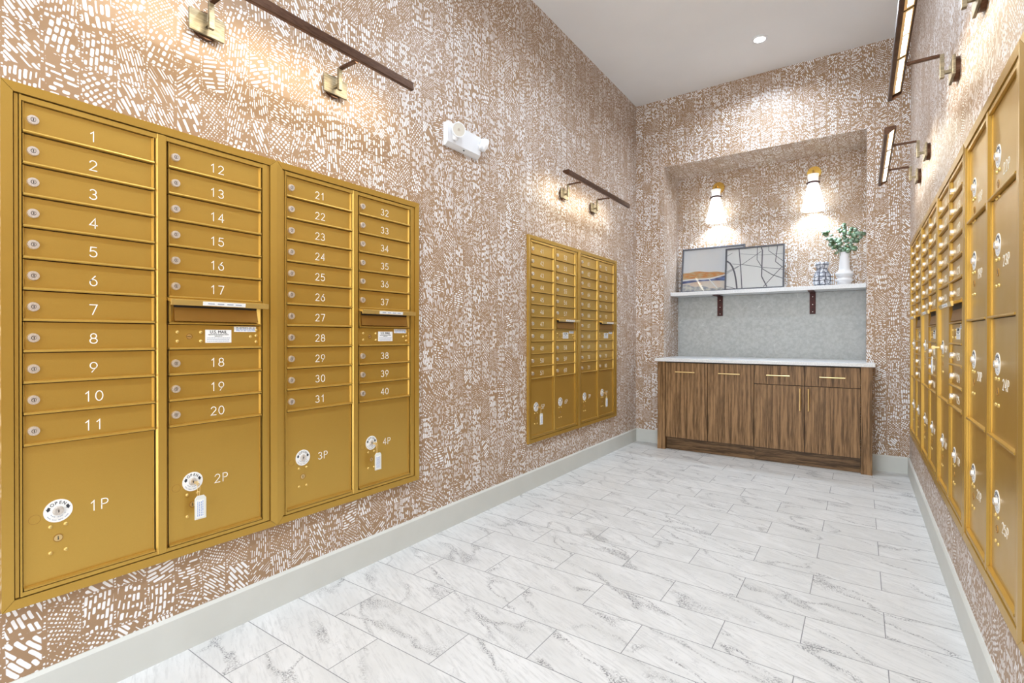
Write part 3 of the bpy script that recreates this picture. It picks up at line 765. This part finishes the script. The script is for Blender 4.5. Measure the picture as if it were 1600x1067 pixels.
# ------------------------------------------------------------------ niche sconces
def sconce(x, label):
    t = thing('wall_sconce', (x, NY, 2.64), label, 'sconce', 'brass and white sconces in the niche')
    m = MB(); m.frustum((.0, 0, .048), (0, -1, 0), .062, .058, .016, BRASS, 36); obj('backplate', m, t, label='round brass backplate')
    m = MB(); m.tube([(0, -.014, .048), (0, -.075, .048), (0, -.110, .040), (0, -.125, .02), (0, -.125, -.03)], .008, BRASS, 12); obj('arm', m, t)
    yc = -.125
    m = MB(); pr = [(.048, .0), (.044, -.030), (.040, -.078), (.058, -.150), (.078, -.235), (.100, -.335)]
    m.lathe(pr+[], SHADE, 44, 0, yc)
    m.lathe([(.048, 0), (.010, .002)], SHADE, 44, 0, yc)
    obj('lamp_shade', m, t, label='flared white glass shade, lit')
    m = MB(); m.lathe([(.0405, -.070), (.0455, -.070), (.0455, -.086), (.0405, -.086)], IRON, 40, 0, yc)
    m.cyl((-.056, yc, -.078), (-.040, yc, -.078), .009, IRON, 12); m.cyl((.040, yc, -.078), (.056, yc, -.078), .009, IRON, 12)
    obj('clamp_ring', m, t, label='dark metal ring at the waist')
    m = MB(); m.lathe([(.002, -.175), (.016, -.168), (.024, -.152), (.022, -.135), (.014, -.115), (.011, -.09)], BULB, 24, 0, yc); obj('bulb', m, t)
    l = bpy.data.lights.new('sconce_lamp', 'POINT'); l.energy = P_SCONCE; l.color = (.70, .85, 1); l.shadow_soft_size = .035
    o = bpy.data.objects.new('sconce_lamp', l); C.objects.link(o); o.parent = t; o.location = (0, yc, -.23)
sconce(-1.243, 'white glass sconce above the leaning pictures in the niche')
sconce(-.370, 'white glass sconce above the vases in the niche')

# ------------------------------------------------------------------ pictures on the shelf
ZS = 1.574
def picture(x, yb, w, h, lean, label, art):
    t = thing('framed_picture', (x, yb, ZS+.0005), label, 'picture', 'framed prints leaning on the shelf')
    t.rotation_euler = (-lean, 0, 0)
    fwid, dep = .013, .026
    m = MB()
    m.box(0, w, -dep, 0, 0, fwid, FRAME); m.box(0, w, -dep, 0, h-fwid, h, FRAME)
    m.box(0, fwid, -dep, 0, fwid, h-fwid, FRAME); m.box(w-fwid, w, -dep, 0, fwid, h-fwid, FRAME)
    m.box(fwid, w-fwid, -.004, -.001, fwid, h-fwid, FRAME)
    obj('frame', m, t)
    m = MB(); art(m, fwid, fwid, w-2*fwid, h-2*fwid, -.006); obj('print', m, t)
    m = MB(); m.box(fwid+.0005, w-fwid-.0005, -.0185, -.0170, fwid+.0005, h-fwid-.0005, PANE); obj('glass_pane', m, t)
    return t
def art1(m, x0, z0, w, h, y):
    m.box(x0, x0+w, y, y+.002, z0, z0+h, SKY)
    n = 24
    def band(lo, hi, mat, k):
        P_ = [(x0+w*i/n, z0+h*lo(i/n)) for i in range(n+1)]+[(x0+w*i/n, z0+h*hi(i/n)) for i in range(n, -1, -1)]
        m.prism(P_, y-.0002*k, y, mat, 'y')
    s = math.sin
    band(lambda u: 0, lambda u: .26+.015*s(7*u), PEACH, 1)
    band(lambda u: 0, lambda u: max(.002, .17-.19*u+.02*s(22*u)), CREAM, 2)
    band(lambda u: .285+.05*(u-.15)**2, lambda u: .44+.03*s(5*u+.5)-.01*s(19*u), ORANGE, 2)
    band(lambda u: .195+.03*s(4.2*u)+.03*u, lambda u: .255+.015*s(9*u)+.22*max(0, u-.25)**1.3, NAVY, 3)
    band(lambda u: .262+.015*s(9*u)+.22*max(0, u-.25)**1.3, lambda u: .292+.015*s(9*u)+.22*max(0, u-.25)**1.3, PAPER, 4)
    m.prism([(x0+w*.44, z0+h*.28), (x0+w*.455, z0+h*.285), (x0+w*.60, z0+h*.06), (x0+w*.585, z0+h*.055)], y-.001, y, PAPER, 'y')
def art2(m, x0, z0, w, h, y):
    m.box(x0, x0+w, y, y+.002, z0, z0+h, PAPER)
    k = [0]
    def ln(pts, t0):
        k[0] += 1; yy = y-.00012*k[0]
        P_ = [(x0+w*a, z0+h*(1-b2)) for a, b2 in pts]
        for (xa, za), (xb, zb) in zip(P_, P_[1:]):
            dx, dz = xb-xa, zb-za; L = math.hypot(dx, dz); dx /= L; dz /= L; t = t0*1.35
            q = [(xa-dz*t, za+dx*t), (xa+dz*t, za-dx*t), (xb+dz*t, zb-dx*t), (xb-dz*t, zb+dx*t)]
            m.prism(q, yy, y, LINE, 'y')
    ln([(0, .28), (.06, .34), (.11, .45), (.15, .60), (.18, .80), (.20, 1)], .0055)
    ln([(.22, 0), (.26, .5), (.29, 1)], .0035); ln([(.55, 0), (.55, .30), (.64, .50)], .0022)
    ln([(.62, 0), (.64, .08), (.635, .72), (.73, .98)], .0038); ln([(.75, 0), (.75, .10), (1, .38)], .0018)
    ln([(.90, 0), (.87, .38), (1, .54)], .0025); ln([(0, .56), (.30, .38), (.62, .10)], .0016); ln([(0, .15), (.10, .08)], .0012)
    ln([(.10, .36), (.34, .41), (.64, .50), (1, .58)], .0017); ln([(.64, .53), (.82, .70), (1, .80)], .0026)
    ln([(.98, .52), (.67, .98)], .0022); ln([(0, .92), (.18, 1)], .0017); ln([(.25, .12), (.62, .19), (1, .20)], .0008)
    ln([(0, .60), (.22, .44)], .0012)
picture(-1.60, 5.535, .628, .486, .17, 'larger framed abstract landscape print, left and behind on the shelf', art1)
picture(-1.137, 5.455, .536, .432, .13, 'smaller framed print of crossing black lines, leaning in front', art2)

# ------------------------------------------------------------------ vases and eucalyptus
def closed(pr): return pr
m = MB(); m.lathe([(.0005, 0), (.052, 0), (.066, .012), (.073, .040), (.074, .075), (.068, .110), (.056, .135), (.046, .150), (.044, .165), (.050, .185), (.056, .205), (.056, .226), (.050, .226), (.046, .20), (.040, .17), (.045, .14), (.060, .10), (.064, .05), (.0005, .01)], VBRICK, 44)
o = obj('patterned_vase', m, loc=(-.296, 5.52, ZS)); tag(o, 'short blue and white brick-patterned vase on the shelf', 'vase')
m = MB(); m.lathe([(.0005, 0), (.050, 0), (.060, .008), (.052, .022), (.060, .036), (.072, .048), (.064, .060), (.052, .070), (.052, .078), (.066, .092), (.074, .104), (.070, .114), (.052, .132), (.044, .150), (.041, .20), (.039, .25), (.040, .298), (.042, .304), (.037, .304), (.035, .25), (.037, .16), (.045, .11), (.0005, .02)], CERAM, 48)
o = obj('white_vase', m, loc=(-.121, 5.52, ZS)); tag(o, 'white ribbed ceramic vase holding eucalyptus', 'vase')
random.seed(11)
def leaf(m, c, nrm, r, asp=1.):
    c = Vector(c); nrm = Vector(nrm).normalized(); a = nrm.orthogonal().normalized(); b2 = nrm.cross(a); n = 10
    vs = [c+nrm*r*.12]+[c+(a*math.cos(2*PI*i/n)+b2*math.sin(2*PI*i/n)*asp)*r for i in range(n)]+[c-nrm*r*.02]
    fs = [(0, 1+i, 1+(i+1) % n) for i in range(n)]+[(n+1, 1+(i+1) % n, 1+i) for i in range(n)]
    m.add(vs, fs, LEAF, True)
SPR = [((-.165, -.02, .500), 'leftmost eucalyptus sprig, arching towards the left sconce'), ((-.02, -.03, .535), 'eucalyptus sprig standing tallest in the middle of the white vase'),
       ((.075, -.02, .500), 'eucalyptus sprig leaning right in the white vase'), ((.128, -.05, .455), 'eucalyptus sprig reaching furthest right, close to the niche edge'), ((-.095, -.06, .415), 'short low eucalyptus sprig spilling to the left of the vase rim')]
for tip, lab in SPR:
    t = thing('eucalyptus_sprig', (-.121, 5.52, ZS), lab, 'foliage', 'eucalyptus sprigs in the white vase')
    b0 = Vector((tip[0]*.08, tip[1]*.2, .10)); b1 = Vector((tip[0]*.18, tip[1]*.3, .30)); b3 = Vector(tip); b2_ = b3*.7+b1*.3+Vector((0, 0, .035))
    if tip[0] < -.1: b2_ = b2_+Vector((.01, 0, .02))
    pts = []
    for i in range(13):
        s = i/12; pts.append(b0*(1-s)**3+3*b1*s*(1-s)**2+3*b2_*s*s*(1-s)+b3*s**3)
    m = MB(); m.tube(pts, [.0022-.0012*i/12 for i in range(13)], STEM, 6); obj('stem', m, t)
    m = MB()
    for i in range(5, 13):
        for sd in ((-1, 1) if i % 2 else (random.choice((-1, 1)),)):
            p = pts[i]; off = Vector((random.uniform(.6, 1)*sd, random.uniform(-.8, .2), random.uniform(-.2, .9))).normalized()
            r = random.uniform(.017, .025)*(1.15-.35*(i-5)/8)
            leaf(m, p+off*(r+.004), (random.uniform(-.5, .5), -1, random.uniform(-.4, .9)), r, random.uniform(.75, 1))
    leaf(m, pts[-1]+Vector((0, 0, .008)), (.2, -1, .3), .012)
    obj('leaves', m, t)
